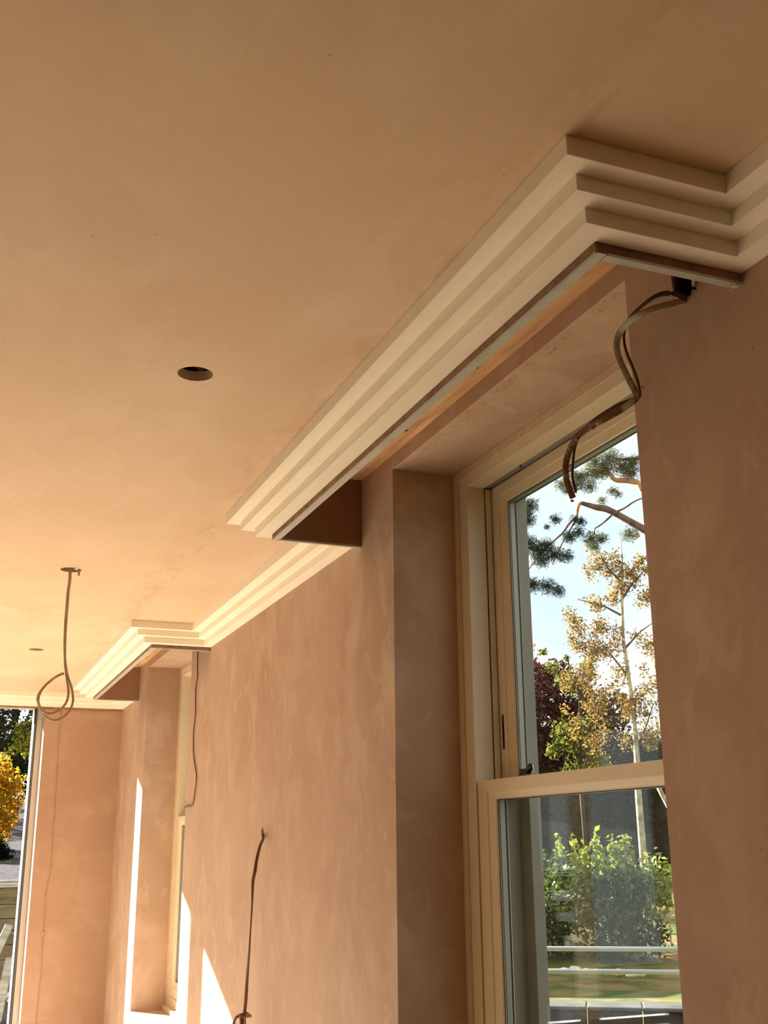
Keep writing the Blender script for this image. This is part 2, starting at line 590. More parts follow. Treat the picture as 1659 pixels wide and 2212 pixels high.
for k, (a, b_) in enumerate(((Y0, Y1), (G0, G1))):
    t = tag(empty('trim_%d' % (k + 2)), ['open curtain box with metal beaded lip over the nearer sash window, cable beside it',
            'open curtain box with metal beaded lip over the farther sash window, next to the end wall'][k], 'curtain box', kind='structure')
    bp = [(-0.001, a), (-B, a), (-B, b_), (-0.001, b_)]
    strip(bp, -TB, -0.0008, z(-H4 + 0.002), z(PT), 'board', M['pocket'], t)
    strip(bp, -0.004, 0.0006, z(-H4), z(-H3), 'edge_and_gap', M['edge_and_gap'], t)
    # galvanised stop bead in three mitred lengths under the lip
    for (q0, q1) in ((((-0.001, a)), (-B + 0.026, a)), ((-B, a), (-B, b_)), ((-B + 0.02, b_), (-0.001, b_))):
        if q0[1] == q1[1]:
            s_ = 1 if q0[1] == a else -1
            ya, yb = sorted((a + 0.001, a + 0.024) if s_ > 0 else (b_ - 0.024, b_ - 0.001))
            xa, xb = sorted((q0[0], q1[0]))
            MB().box(xa, xb, ya, yb, z(-H4 - 0.0025), z(-H4 + 0.0015)).build('metal_bead', M['bead'], t)
            MB().box(xa, xb, ya - 0.0008, ya + 0.002, z(-H4 - 0.0055), z(-H4 + 0.001)).build('bead_nosing', M['bead'], t)
        else:
            MB().box(-B + 0.001, -B + 0.024, a + 0.002, b_ - 0.002, z(-H4 - 0.0025), z(-H4 + 0.0015)).build('metal_bead', M['bead'], t)
            MB().box(-B + 0.0002, -B + 0.003, a + 0.002, b_ - 0.002, z(-H4 - 0.0055), z(-H4 + 0.001)).build('bead_nosing', M['bead'], t)
    MB().box(-B, 0.0, a, b_, z(PT), z(PT) + 0.02).build('box_top', M['pocket_top'], t)
    if k == 0:
        for (sx, sy) in ((-0.051, 2.532), (-0.046, 3.054)):
            MB().prism([(sx + 0.006 * math.cos(w * 0.785), sy + 0.006 * math.sin(w * 0.785)) for w in range(8)], 2, z(PT) - 0.001, z(PT) + 0.001).build('screw_hole', M['dark'], t)
        # crumbs of plaster at the end of the lip
        for j in range(5):
            cx, cy, cz_ = -0.012 + random.uniform(-.012, .008), a + 0.012 + random.uniform(-.012, .012), z(-H4 - 0.004) + random.uniform(-.006, .002)
            r_ = random.uniform(0.003, 0.006)
            mbq = MB()
            mbq.prism([(cx + r_ * random.uniform(.6, 1.2) * math.cos(w * 1.05), cy + r_ * random.uniform(.6, 1.2) * math.sin(w * 1.05)) for w in range(6)], 2, cz_ - r_ * .6, cz_ + r_ * .6)
            mbq.build('plaster_crumb', M['mastic'], t)


# ---------------------------------------------------------------- sash windows
def sash(parent, y0, y1, z0, z1, x0, x1, ins, cham, name):
    """one glazed sash; ins = (side, bottom, top) widths to the glass"""
    s_, bt, tp = ins
    cs, cb, ct = cham
    mb = MB()
    gy0, gy1, gz0, gz1 = y0 + s_, y1 - s_, z0 + bt, z1 - tp
    mb.rings([(y0, y1, z0, z1, x0),
              (y0 + cs, y1 - cs, z0 + cb, z1 - ct, x0),
              (y0 + cs + .002, y1 - cs - .002, z0 + cb + .002, z1 - ct - .002, x0 + .004),
              (gy0 - .004, gy1 + .004, gz0 - .004, gz1 + .004, x0 + .009),
              (gy0, gy1, gz0, gz1, x0 + .013),
              (gy0, gy1, gz0, gz1, x1),
              (y0, y1, z0, z1, x1)])
    o = mb.build(name, M['paint'], parent)
    xa, xb = x0 + .017, x0 + .037
    MB().box(xa - .002, xa + .002, gy0 - .002, gy1 + .002, gz0 - .002, gz1 + .002).build('pane', M['glass'], o)
    MB().box(xb - .002, xb + .002, gy0 - .002, gy1 + .002, gz0 - .002, gz1 + .002).build('pane', M['glass'], o)
    g = .0025
    for (u, w, mat_, nm) in ((x0 + .0128, xa - .0025, 'rubber', 'gasket'), (xa + .003, xb - .003, 'spacer', 'spacer_bar'), (xb + .0025, xb + .006, 'rubber', 'gasket')):
        MB().rings([(gy0 - .001, gy1 + .001, gz0 - .001, gz1 + .001, u), (gy0 + g, gy1 - g, gz0 + g, gz1 - g, u),
                    (gy0 + g, gy1 - g, gz0 + g, gz1 - g, w), (gy0 - .001, gy1 + .001, gz0 - .001, gz1 + .001, w)]).build(nm, M[mat_], o)
    return o


def window(name, y0, y1, label):
    t = tag(empty(name, (0, 0, 0)), label, 'window', kind='structure')
    z0, z1 = SILL, HEAD
    fx = 0.234

    def rg(i0, i1, xa, xb, nm, mat_):
        """ring from inset i0 to inset i1 (side, bottom, top)"""
        o_ = (y0 + i0[0], y1 - i0[0], z0 + i0[1], z1 - i0[2])
        n_ = (y0 + i1[0], y1 - i1[0], z0 + i1[1], z1 - i1[2])
        return MB().rings([(*o_, xa), (*n_, xa), (*n_, xb), (*o_, xb)]).build(nm, M[mat_], t, bevel=0.002)
    rg((0, 0, 0), (.034, .02, .031), fx - .006, fx + .03, 'plaster_bead', 'mastic')
    rg((.034, .02, .031), (.094, .09, .066), fx, .30, 'frame_lining', 'paint')
    rg((.034, .02, .031), (.090, .09, .062), .30, .43, 'frame_box', 'paint_out')
    rg((.084, .09, .056), (.150, .11, .10), .392, .432, 'outer_stop', 'paint_out')
    for ya in (y0 + .094, y1 - .094 - .006):
        MB().box(.304, .322, ya, ya + .006, 1.79, z1 - .07).build('parting_bead', M['paint'], t)
    sash(t, y0 + .096, y1 - .096, 1.730, z1 - .068, .3256, .3716, (.094, .05, .068), (.050, .02, .036), 'upper_sash')
    lo = sash(t, y0 + .102, y1 - .102, z0 + .092, 1.783, .238, .285, (.103, .10, .059), (.060, .06, .034), 'lower_sash')
    # sill block with its shadow groove
    MB().box(fx - .03, .30, y0 + .004, y1 - .004, z0, z0 + .03).build('inner_sill', M['paint'], t, bevel=0.003)
    return t, lo


w1, lo1 = window('window_1', *WIN[0], 'cream double-glazed sash window nearest the dangling wall cables, trees outside')
w2, lo2 = window('window_2', *WIN[1], 'cream sash window in the farther reveal near the sunlit strip of wall')

# sash catch on the meeting rail and slim lock plate on the stile of the nearer window
ct = MB().box(.252, .276, 2.872, 2.945, 1.783, 1.789).build('catch_plate', M['steel'], lo1, bevel=0.001)
MB().box(.255, .273, 2.90, 2.945, 1.789, 1.806).build('catch_block', M['iron'], lo1, bevel=0.003)
MB().tube([(.264, 2.905, 1.795), (.264, 2.885, 1.812), (.264, 2.872, 1.806)], [.010, .009, .006], 10).build('catch_cam', M['iron'], lo1, True)
MB().tube(spline([(.262, 2.872 - .004 * math.sin(q), 1.786 + .026 * math.cos(q * .5)) for q in (0, .8, 1.6, 2.4, 3.0)], 4), .0022, 8).build('catch_ring', M['chrome'], lo1, True)
up1 = [o for o in w1.children if o.name.startswith('upper_sash')][0]
lp = MB().prism([(3.158, z(-.862)), (3.158, z(-.764)), (3.1605, z(-.758)), (3.1665, z(-.758)), (3.169, z(-.764)), (3.169, z(-.862)), (3.1665, z(-.868)), (3.1605, z(-.868))], 0, .3238, .3262).build('lock_plate', M['iron'], up1)
for (ya, za, zb) in ((3.1635, z(-.790), z(-.805)), (3.1635, z(-.822), z(-.838))):
    MB().box(.3232, .3242, ya - .003, ya + .003, zb, za).build('keyhole', M['dark'], up1)
MB().tube([(.30, 2.93, z(.0125)), (.30, 2.925, z(.004))], [.005, .003], 6).build('screw_plug', M['wire'], w1)

# ---------------------------------------------------------------- glazed garden doors in the end wall
door = tag(empty('door_1', (0, 0, 0)), 'tall white framed glazed garden doors in the end wall', 'door', kind='structure')
FY0, FY1 = YE + 0.208, YE + 0.308
MB().box(-.657, -.601, FY0, FY1, 0.0, DH).build('jamb', M['grey_metal'], door)
MB().box(DX0, DX0 + .07, FY0, FY1, 0.0, DH).build('jamb', M['grey_metal'], door)
MB().box(DX0 + .07, -.657, FY0, FY1, DH - .012, DH + .02).build('door_head', M['grey_metal'], door)
MB().box(DX0 + .07, -.657, FY0, FY1, 0.0, 0.05).build('threshold', M['grey_metal'], door)
MUL = [(-2.29, -2.09), (-3.95, -3.75)]
for (a, b_) in MUL:
    MB().box(a, b_, FY0 + .02, FY1 - .01, 0.05, DH - .01).build('stile', M['white_metal'], door)
edges = [DX0 + .07] + [q for ab in sorted(MUL) for q in ab] + [-.657]
for a, b_ in zip(edges[0::2], edges[1::2]):
    MB().box(a, b_, FY0 + .05, FY0 + .056, 0.05, DH - .012).build('pane', M['glass'], door)
for (yy, xx) in ((FY0 + .010, -.6575), (FY0 + .052, -.6580)):
    MB().box(xx - .004, xx + .0006, yy, yy + .022, 0.05, DH - .012).build('gasket', M['rubber'], door)
added_door = tag(empty('added_door_2', (0, 0, 0)), 'unseen glazed doors added opposite the sash windows to let in daylight', 'door', kind='structure')  # unseen doors, added to bring more sun and sky onto the floor
for k in range(3):
    ya = LY0 + (LY1 - LY0 - .08) * k / 2
    MB().box(XL - .2, XL - .1, ya, ya + .08, 0.0, 2.5).build('stile', M['white_metal'], added_door)
    if k < 2:
        MB().box(XL - .152, XL - .146, ya + .08, ya + (LY1 - LY0 - .08) / 2, 0.05, 2.45).build('pane', M['glass'], added_door)
MB().box(XL - .2, XL - .1, LY0, LY1, 2.45, 2.5).build('door_head', M['white_metal'], added_door)
MB().box(XL - .2, XL - .1, LY0, LY1, 0.0, 0.05).build('threshold', M['white_metal'], added_door)
for xa in (-.6575, -.6485):
    MB().box(xa, xa + .006, FY0 - .003, FY0 + .001, 0.0, DH).build('gasket', M['rubber'], door)
MB().box(-.650, -.6005, FY1, YE + TE + .002, 0.0, DH).build('outer_reveal', M['render'], door)
MB().box(XL - .3, 0.45, YE + TE + .002, 10.1, z(.118), z(.118) + .14).build('eaves_board', M['white_metal'], door)

# ---------------------------------------------------------------- cables
# two flat cables hanging from the chased hole beside the nearer curtain box
A_ = [(0.03, 1.693, 2.691), (-0.01, 1.668, 2.671), (-0.05, 1.653, 2.650), (-0.08, 1.66, 2.640), (-0.1, 1.676, 2.633), (-0.11, 1.7, 2.630),
      (-0.11, 1.735, 2.627), (-0.11, 1.759, 2.617), (-0.11, 1.769, 2.596), (-0.1, 1.777, 2.572), (-0.09, 1.775, 2.545), (-0.08, 1.773, 2.520),
      (-0.075, 1.765, 2.497), (-0.075, 1.763, 2.482), (-0.085, 1.769, 2.472), (-0.1, 1.794, 2.460), (-0.12, 1.824, 2.449), (-0.13, 1.869, 2.445),
      (-0.14, 1.899, 2.433), (-0.14, 1.93, 2.413), (-0.14, 1.948, 2.387), (-0.14, 1.947, 2.350), (-0.14, 1.927, 2.306)]
B_ = [(0.03, 1.689, 2.694), (-0.01, 1.662, 2.678), (-0.04, 1.658, 2.678), (-0.06, 1.678, 2.681), (-0.07, 1.708, 2.677), (-0.08, 1.734, 2.666),
      (-0.08, 1.765, 2.657), (-0.08, 1.780, 2.639), (-0.08, 1.783, 2.614), (-0.08, 1.776, 2.586), (-0.075, 1.768, 2.554), (-0.07, 1.762, 2.524),
      (-0.068, 1.759, 2.499), (-0.068, 1.761, 2.486), (-0.076, 1.779, 2.483), (-0.09, 1.805, 2.480), (-0.105, 1.837, 2.472), (-0.115, 1.871, 2.462),
      (-0.125, 1.904, 2.447), (-0.125, 1.929, 2.425), (-0.125, 1.941, 2.393), (-0.127, 1.944, 2.358), (-0.13, 1.930, 2.322)]
VIEW = Vector((0.55, 0.75, 0.33))
c1 = tag(MB().ribbon(spline(A_, 4), 0.0135, 0.0052, VIEW).build('flat_cable', M['cable_pale'], None, True),
         'pale grey flat cable smeared with plaster hanging from the wall hole, broad side out', 'cable', 'cables hanging from the chased wall hole')
c2 = tag(MB().ribbon(spline(B_, 4), 0.0115, 0.0052, VIEW.cross(Vector((0.2, 0.1, 1))).normalized()).build('flat_cable', M['cable_smear'], None, True),
         'dark narrow-edged flat cable from the same wall hole, looping behind the pale one', 'cable', 'cables hanging from the chased wall hole')
# lumps of dried plaster on the lower run of the cable
for j, q in enumerate(spline(A_, 3)):
    if j > 44 and j % 2 == 0:
        r_ = random.uniform(.003, .005)
        qq = q + Vector((random.uniform(-.001, .001), random.uniform(-.004, .004), -.0062 + random.uniform(-.001, .001)))
        bm = bmesh.new(); bmesh.ops.create_icosphere(bm, subdivisions=1, radius=r_)
        for v_ in bm.verts:
            v_.co = Vector((v_.co.x * random.uniform(.6, 1.4), v_.co.y * random.uniform(.7, 1.7), v_.co.z * random.uniform(.4, 1.0))) + qq
        me = bpy.data.meshes.new('plaster_lump'); bm.to_mesh(me); bm.free()
        link('plaster_lump', me, M['cable_pale'], c1)
# dark backing and liner added as the shade inside the hole, plus capping
bx = tag(MB().box(0.055, 0.119, 1.650, 1.7085, 2.705, 2.80).build('dark_backing', M['dark']), 'dark backing standing in for the shade inside the chased wall hole', 'dark backing')
MB().box(0.005, 0.054, 1.6985, 1.7075, 2.707, 2.80).build('dark_liner', M['dark'], bx)
MB().box(0.006, 0.05, 1.643, 1.653, 2.70, 2.80).build('capping_strip', M['grey_metal'], bx)
MB().tube([(0.054, 1.69, 2.725), (0.052, 1.69, 2.745)], .006, 8).build('grommet', M['steel'], bx)
nl = tag(MB().tube([(0.002, 1.838, 2.542), (-0.012, 1.832, 2.548)], [.0012, .0022], 6).build('nail', M['steel'], None),
         'small nail sticking out of the wall by the window reveal', 'nail')
MB().tube([(-0.011, 1.8325, 2.5475), (-0.013, 1.8315, 2.5485)], .0042, 8).build('nail_head', M['chrome'], nl)

# flat cable hanging down the wall between the windows, its end coiled
D_ = [(0.03, 4.832, 1.648), (0.0, 4.815, 1.632), (-0.02, 4.744, 1.617), (-0.05, 4.679, 1.590), (-0.07, 4.653, 1.537), (-0.08, 4.641, 1.489), (-0.085, 4.649, 1.451),
      (-0.09, 4.635, 1.396), (-0.09, 4.638, 1.341), (-0.09, 4.648, 1.268), (-0.09, 4.661, 1.176), (-0.09, 4.68, 1.085), (-0.09, 4.692, 0.995), (-0.09, 4.705, 0.947), (-0.09, 4.712, 0.93)]
ds = spline(D_, 5)
refs = []
for i in range(len(ds)):
    t_ = i / (len(ds) - 1)
    a_ = 0.9 + 1.1 * math.sin(t_ * 7.5)
    refs.append(Vector((math.cos(a_), math.sin(a_), 0.05)))
c3 = tag(MB().ribbon(ds, 0.0135, 0.0062, refs).build('flat_cable', M['wire'], None, True),
         'brown flat cable hanging down the wall between the windows, end tied in a coil', 'cable')
coil = MB()
for k in range(3):
    w_ = (0.05, 0.085, 0.035)[k]
    loop = [(-0.09 - .012 * k + .02 * math.sin(q), 4.715 + w_ * math.sin(q) * (1 if k != 2 else -.6), 0.83 + 0.10 * math.cos(q)) for q in np.linspace(0.05, 2 * math.pi - 0.05, 26)]
    coil.tube(loop, .0052, 8)
coil.build('coil', M['wire'], c3, True)
MB().tube([(-0.105, 4.74, 0.930), (-0.07, 4.735, 0.936), (-0.07, 4.69, 0.932), (-0.11, 4.685, 0.928), (-0.105, 4.74, 0.930)], .006, 8).build('tape_tie', M['cable_grey'], c3, True)

# thin wire running down beside the farther window
F_ = [(-0.006, 6.289, 2.677), (-0.006, 6.285, 2.594), (-0.006, 6.271, 2.521), (-0.006, 6.304, 2.454), (-0.006, 6.284, 2.316), (-0.006, 6.312, 2.219), (-0.006, 6.301, 2.12),
      (-0.006, 6.258, 2.043), (-0.008, 6.179, 1.967), (-0.008, 6.195, 1.896), (-0.006, 6.247, 1.818), (-0.006, 6.313, 1.803), (-0.006, 6.397, 1.808), (-0.006, 6.439, 1.804), (-0.004, 6.468, 1.802), (0.03, 6.475, 1.800)]
tag(MB().tube(spline([(-0.006, 6.29, 2.86), (-0.006, 6.289, 2.76)] + F_, 5), .0034, 8).build('thin_wire', M['wire'], None, True),
    'thin brown wire wandering down the wall beside the farther window', 'wire')

# thin raised line of a plastered-over cable on the end wall
EW = [(-0.485, 2.619), (-0.486, 2.496), (-0.487, 2.316), (-0.479, 2.033), (-0.476, 1.769), (-0.479, 1.721), (-0.473, 1.416), (-0.491, 1.299), (-0.494, 1.216), (-0.489, 0.98),
      (-0.491, 0.922), (-0.486, 0.696), (-0.49, 0.538), (-0.493, 0.344), (-0.494, 0.05)]
ew_ = tag(MB().tube(spline([(x_, YE - 0.003, z_) for x_, z_ in EW], 4), .0048, 8).build('surface_cable', M['wall_end'], None, True),
          'thin plaster-coloured cable running straight down the end wall beside the garden doors', 'cable')
for (x_, z_) in ((-0.477, 1.755), (-0.489, 0.965)):
    MB().box(x_ - .009, x_ + .009, YE - .010, YE - .001, z_ - .014, z_ + .014).build('cable_clip', M['wall_end'], ew_, bevel=.002)

# looped twin cables hanging from the middle downlight hole
E1 = [(-0.897, 4.815, 2.80), (-0.896, 4.815, 2.731), (-0.895, 4.815, 2.700), (-0.898, 4.815, 2.648), (-0.898, 4.815, 2.586), (-0.898, 4.815, 2.518), (-0.896, 4.815, 2.451), (-0.893, 4.815, 2.385),
      (-0.886, 4.815, 2.335), (-0.874, 4.815, 2.286), (-0.858, 4.815, 2.248), (-0.847, 4.815, 2.206), (-0.845, 4.815, 2.18), (-0.853, 4.815, 2.147), (-0.873, 4.815, 2.12), (-0.897, 4.815, 2.104),
      (-0.921, 4.815, 2.1), (-0.944, 4.815, 2.108), (-0.964, 4.815, 2.127), (-0.979, 4.815, 2.152), (-0.985, 4.815, 2.174), (-0.984, 4.815, 2.2), (-0.975, 4.815, 2.223)]
E2 = [(-0.9, 4.803, 2.80), (-0.899, 4.803, 2.727), (-0.898, 4.803, 2.696), (-0.901, 4.803, 2.644), (-0.901, 4.803, 2.583), (-0.901, 4.803, 2.515), (-0.899, 4.803, 2.448), (-0.894, 4.803, 2.382),
      (-0.889, 4.803, 2.333), (-0.88, 4.803, 2.284), (-0.871, 4.803, 2.245), (-0.867, 4.803, 2.213), (-0.871, 4.803, 2.18), (-0.886, 4.803, 2.154), (-0.91, 4.803, 2.134), (-0.934, 4.803, 2.125),
      (-0.956, 4.803, 2.129), (-0.973, 4.803, 2.141), (-0.982, 4.803, 2.163), (-0.99, 4.803, 2.182), (-0.986, 4.803, 2.205), (-0.971, 4.803, 2.231), (-0.951, 4.803, 2.255), (-0.924, 4.803, 2.279),
      (-0.9, 4.803, 2.293), (-0.891, 4.803, 2.295)]


def twist(n, a0, a1):
    return [Vector((math.sin(a0 + (a1 - a0) * min(1, i / (n * .35))), math.cos(a0 + (a1 - a0) * min(1, i / (n * .35))), 0.08)) for i in range(n)]


s1, s2 = spline(E1, 4), spline(E2, 4)
tag(MB().ribbon(s1, .0115, .0058, twist(len(s1), 0.2, 1.0)).build('looped_cable', M['cable_tan'], None, True),
    'tan flat cable from the middle ceiling hole, making the wider lower loop', 'cable', 'cables looped below the ceiling hole')
tag(MB().ribbon(s2, .0115, .0058, twist(len(s2), 0.0, 0.9)).build('looped_cable', M['cable_tan'], None, True),
    'tan flat cable from the middle ceiling hole, cut end pointing up beside its smaller loop', 'cable', 'cables looped below the ceiling hole')
cn = tag(MB().box(-.880, -.852, 4.795, 4.815, 2.752, 2.772).build('cable_connector', M['white_plastic'], None, bevel=.002),
         'white plastic cable connector peeking out of the middle ceiling hole', 'connector')
for k in range(2):
    MB().tube([(-.874 + .014 * k, 4.795, 2.762), (-.874 + .014 * k, 4.791, 2.762)], .0035, 8).build('terminal_screw', M['steel'], cn)
MB().box(-.866, -.857, 4.797, 4.805, 2.722, 2.756).build('cable_stub', M['cable_tan'], cn, bevel=.001)
sc = tag(MB().prism([(-.824, 2.800), (-.806, 2.806), (-.797, 2.799), (-.812, 2.784)], 1, 2.622, 2.636).build('insulation_scrap', M['white_plastic'], None),
         'scrap of white insulation inside the nearest ceiling hole', 'scrap')
MB().prism([(-.819, 2.801), (-.808, 2.804), (-.811, 2.792)], 1, 2.617, 2.6225).build('torn_facing', M['mastic'], sc)

# ---------------------------------------------------------------- garden
L = {}
L['pine'] = leaf_mat('pine_needles', [(38, 52, 40), (60, 76, 56), (92, 108, 84)], 0.25)
L['pine_lit'] = leaf_mat('lit_olive_needles', [(84, 92, 62), (120, 124, 84), (156, 156, 112)], 0.3)  # brighter copy of the needles, sunlight put into the colour
L['maple'] = leaf_mat('maple_leaves', [(140, 112, 58), (176, 142, 76), (196, 168, 104), (150, 136, 78), (200, 136, 62)], 0.5)
L['beech'] = leaf_mat('copper_beech_leaves', [(62, 38, 40), (88, 54, 52), (120, 74, 60), (56, 40, 46)], 0.35)
L['rust'] = leaf_mat('rust_leaves', [(160, 74, 46), (190, 98, 60), (140, 62, 44)], 0.4)
L['green'] = leaf_mat('green_leaves', [(92, 102, 44), (126, 130, 58), (160, 148, 72), (80, 92, 46)], 0.5)
L['hedge'] = leaf_mat('dark_evergreen', [(22, 38, 22), (36, 56, 32), (56, 78, 46)], 0.2)
L['laurel'] = leaf_mat('laurel_leaves', [(58, 76, 34), (84, 104, 44), (116, 132, 54)], 0.35, 0.06)
L['spray'] = leaf_mat('young_laurel_leaves', [(132, 158, 40), (168, 186, 56), (196, 206, 84)], 0.5, 0.10)
L['under'] = leaf_mat('undergrowth_leaves', [(58, 64, 36), (80, 84, 48), (100, 96, 58)], 0.35)
L['yellow'] = leaf_mat('yellow_maple_leaves', [(206, 150, 40), (232, 178, 58), (196, 160, 44), (236, 156, 56), (150, 150, 48)], 0.5)
L['lime'] = leaf_mat('lime_leaves', [(200, 186, 44), (228, 206, 60), (120, 142, 44), (98, 128, 50)], 0.55)
L['bush'] = leaf_mat('clipped_bush', [(18, 30, 20), (30, 46, 28)], 0.2)
L['sprig'] = leaf_mat('sprig', [(110, 150, 40), (140, 176, 60)], 0.45)
M['bark'] = mottled('pine_bark', (132, 100, 84), (88, 66, 58), 14, 0.9)
M['bark_lit'] = mottled('lit_orange_bark', (206, 152, 100), (164, 112, 74), 12, 0.9)  # lit copy of the pine bark, light put into the colour
M['bark_pale'] = mottled('pale_bark', (196, 184, 150), (140, 128, 100), 8, 0.9)
M['bark_dark'] = mottled('dark_bark', (62, 50, 42), (40, 32, 28), 8, 0.9)
M['grass'] = mottled('rough_grass', (84, 96, 50), (132, 112, 78), 1.6, 0.95, (1, 1, 1), 0.42, 0.6, 0.6)
M['rock'] = mottled('pale_rock', (232, 218, 190), (176, 160, 134), 5, 0.9, (1, 1, 1), 0.4, 0.65, 0.5)
M['earth'] = mottled('bare_earth', (150, 112, 76), (110, 84, 58), 3, 0.95, (1, 1, 1), 0.4, 0.6, 0.5)
M['gravel'] = mottled('mauve_gravel', (88, 81, 85), (60, 56, 59), 14, 0.95, (1, 1, 1), 0.4, 0.62, 1.0)
M['sleeper'] = mottled('weathered_sleeper', (138, 128, 98), (108, 98, 74), 3, 0.9, (0.6, 4, 4), 0.38, 0.66, 0.4)
M['rail'] = base_mat('galvanised_rail', (176, 178, 176), 0.35, 0.4)[0]
M['slate'] = mottled('dark_stone', (64, 60, 58), (44, 42, 42), 6, 0.8)
M['slab'] = mottled('pale_paving', (104, 101, 98), (84, 82, 82), 3, 0.8)
M['plank'] = mottled('grey_board', (176, 172, 160), (148, 142, 130), 4, 0.8, (1, 1, 6))


for nm in ('grass', 'earth', 'gravel', 'slate', 'slab', 'sleeper', 'rock', 'plank'):      # matt ground, no sheen
    M[nm].node_tree.nodes['Principled BSDF'].inputs['Specular IOR Level'].default_value = 0.03


def leaf_mesh(name, blobs, n, size, seed, shell=0.45, aspect=0.55, droop=0.0):
    """n pointed leaves scattered through ellipsoid blobs (x,y,z,rx,ry,rz)"""
    rng = np.random.default_rng(seed)
    vol = np.array([b[3] * b[4] * b[5] for b in blobs]) ** 0.75
    pick = rng.choice(len(blobs), n, p=vol / vol.sum())
    bl = np.array(blobs)[pick]
    d = rng.normal(size=(n, 3)); d /= np.linalg.norm(d, axis=1)[:, None]
    r = shell + (1 - shell) * rng.random(n) ** 0.6
    r *= 1 + 0.12 * rng.normal(size=n)
    c = bl[:, :3] + d * r[:, None] * bl[:, 3:]
    a = rng.normal(size=(n, 3)); a[:, 2] -= droop; a /= np.linalg.norm(a, axis=1)[:, None]
    b = np.cross(a, rng.normal(size=(n, 3))); b /= np.linalg.norm(b, axis=1)[:, None]
    nn = np.cross(a, b)
    s = size * (0.6 + 0.8 * rng.random(n))[:, None]
    V = np.empty((n, 4, 3))
    V[:, 0] = c - a * s * .5
    V[:, 1] = c + b * s * aspect * .5 + nn * s * .10
    V[:, 2] = c + a * s * .5
    V[:, 3] = c - b * s * aspect * .5 + nn * s * .10
    me = bpy.data.meshes.new(name)
    me.vertices.add(4 * n); me.vertices.foreach_set('co', V.reshape(-1))
    me.loops.add(4 * n); me.loops.foreach_set('vertex_index', np.arange(4 * n, dtype=np.int32))
    me.polygons.add(n); me.polygons.foreach_set('loop_start', np.arange(0, 4 * n, 4, dtype=np.int32))
    me.update(calc_edges=True)
    return me


def foliage(parent, blobs, n, size, mat_, seed, name='foliage', **kw):
    me = leaf_mesh(name, blobs, n, size, seed, **kw)
    o = link(name, me, mat_, parent)
    o['kind'] = 'stuff'
    return o


def blob(px, py, pz, r, k=1.0):
    return (px, py, pz, r, r, r * k)


def scatter(cx, cy, cz_, sx, sy, sz, n, r0, r1, seed):
    g = random.Random(seed)
    return [blob(cx + g.uniform(-sx, sx), cy + g.uniform(-sy, sy), cz_ + g.uniform(-sz, sz), g.uniform(r0, r1), g.uniform(.6, .9)) for _ in range(n)]


# lawn side ground, sloping up under the hedge
def ground(name, xs, ys, fn, mat_, label, cat):
    v = [(x_, y_, fn(x_, y_)) for y_ in ys for x_ in xs]
    n_ = len(xs)
    f = [(j * n_ + i, j * n_ + i + 1, (j + 1) * n_ + i + 1, (j + 1) * n_ + i) for j in range(len(ys) - 1) for i in range(n_ - 1)]
    me = bpy.data.meshes.new(name); me.from_pydata(v, [], f); me.update()
    me.polygons.foreach_set('use_smooth', [True] * len(me.polygons))
    return tag(link(name, me, mat_), label, cat, kind='structure')


ground('lawn', list(np.linspace(0.45, 45, 60)), list(np.linspace(-12, 48, 70)),
       lambda x_, y_: -0.06 + 0.05 * max(0, math.hypot(x_, y_) - 15) + 0.04 * math.sin(x_ * 1.7) * math.sin(y_ * 1.3), M['grass'],
       'patchy green and straw-coloured lawn outside the nearer window', 'lawn')

# railing, low dark wall and rocks on the lawn
def on_line(d0, d1, t_):
    return (d0[0] + (d1[0] - d0[0]) * t_, d0[1] + (d1[1] - d0[1]) * t_)


ra, rb = (1.6, 11.55), (7.6, 7.75)
rail = tag(empty('metal_railing', (ra[0], ra[1], -0.05)), 'low galvanised two-bar railing between the lawn and the window', 'railing')
for (h0, h1) in ((0.60, 0.635), (0.405, 0.43)):
    mb = MB(); mb.tube([(0, 0, h0 + .05), (rb[0] - ra[0], rb[1] - ra[1], h1 + .05)], 0.022, 10)
    mb.build('rail', M['rail'], rail, True)
for t_ in (0.04, 0.36, 0.68, 0.98):
    q = (t_ * (rb[0] - ra[0]), t_ * (rb[1] - ra[1]))
    mb = MB(); mb.tube([(q[0], q[1], 0), (q[0], q[1], 0.69)], 0.024, 10)
    mb.build('post', M['rail'], rail, True)

lw = tag(empty('garden_wall', (3.4, 8.6, 0)), 'low dark stone garden wall with pale coping below the railing', 'wall')
wdir = Vector((0.84, -0.54, 0)); wn_ = Vector((0.54, 0.84, 0))


def slab_on(parent, s0, s1, t0, t1, z0, z1, name, mat_):
    v = []
    for s_ in (s0, s1):
        for t_ in (t0, t1):
            for z_ in (z0, z1):
                v.append(wdir * s_ + wn_ * t_ + Vector((0, 0, z_)))
    mb = MB(); mb.add(v, [(0, 1, 3, 2), (4, 6, 7, 5), (0, 4, 5, 1), (2, 3, 7, 6), (0, 2, 6, 4), (1, 5, 7, 3)])
    return mb.build(name, mat_, parent, bevel=.01)


s_ = -1.6
k = 0
while s_ < 3.0:
    w_ = random.uniform(.42, .62)
    slab_on(lw, s_, s_ + w_ - .012, 0.0, 0.30, 0.0, 0.275 + random.uniform(-.008, .008), 'stone', M['slate'])
    slab_on(lw, s_, s_ + w_ - .006, -0.03, 0.33, 0.285, 0.315, 'coping', M['slab'])
    s_ += w_
pv = tag(empty('paving', (3.1, 8.0, 0)), 'pale paving slabs in front of the low dark garden wall', 'paving')
for i in range(7):
    for j in range(2):
        slab_on(pv, -1.9 + .62 * i, -1.9 + .62 * i + .60, -0.55 + .6 * j, -0.55 + .6 * j + .58, 0.10, 0.16 + random.uniform(-.004, .004), 'slab', M['slab'])


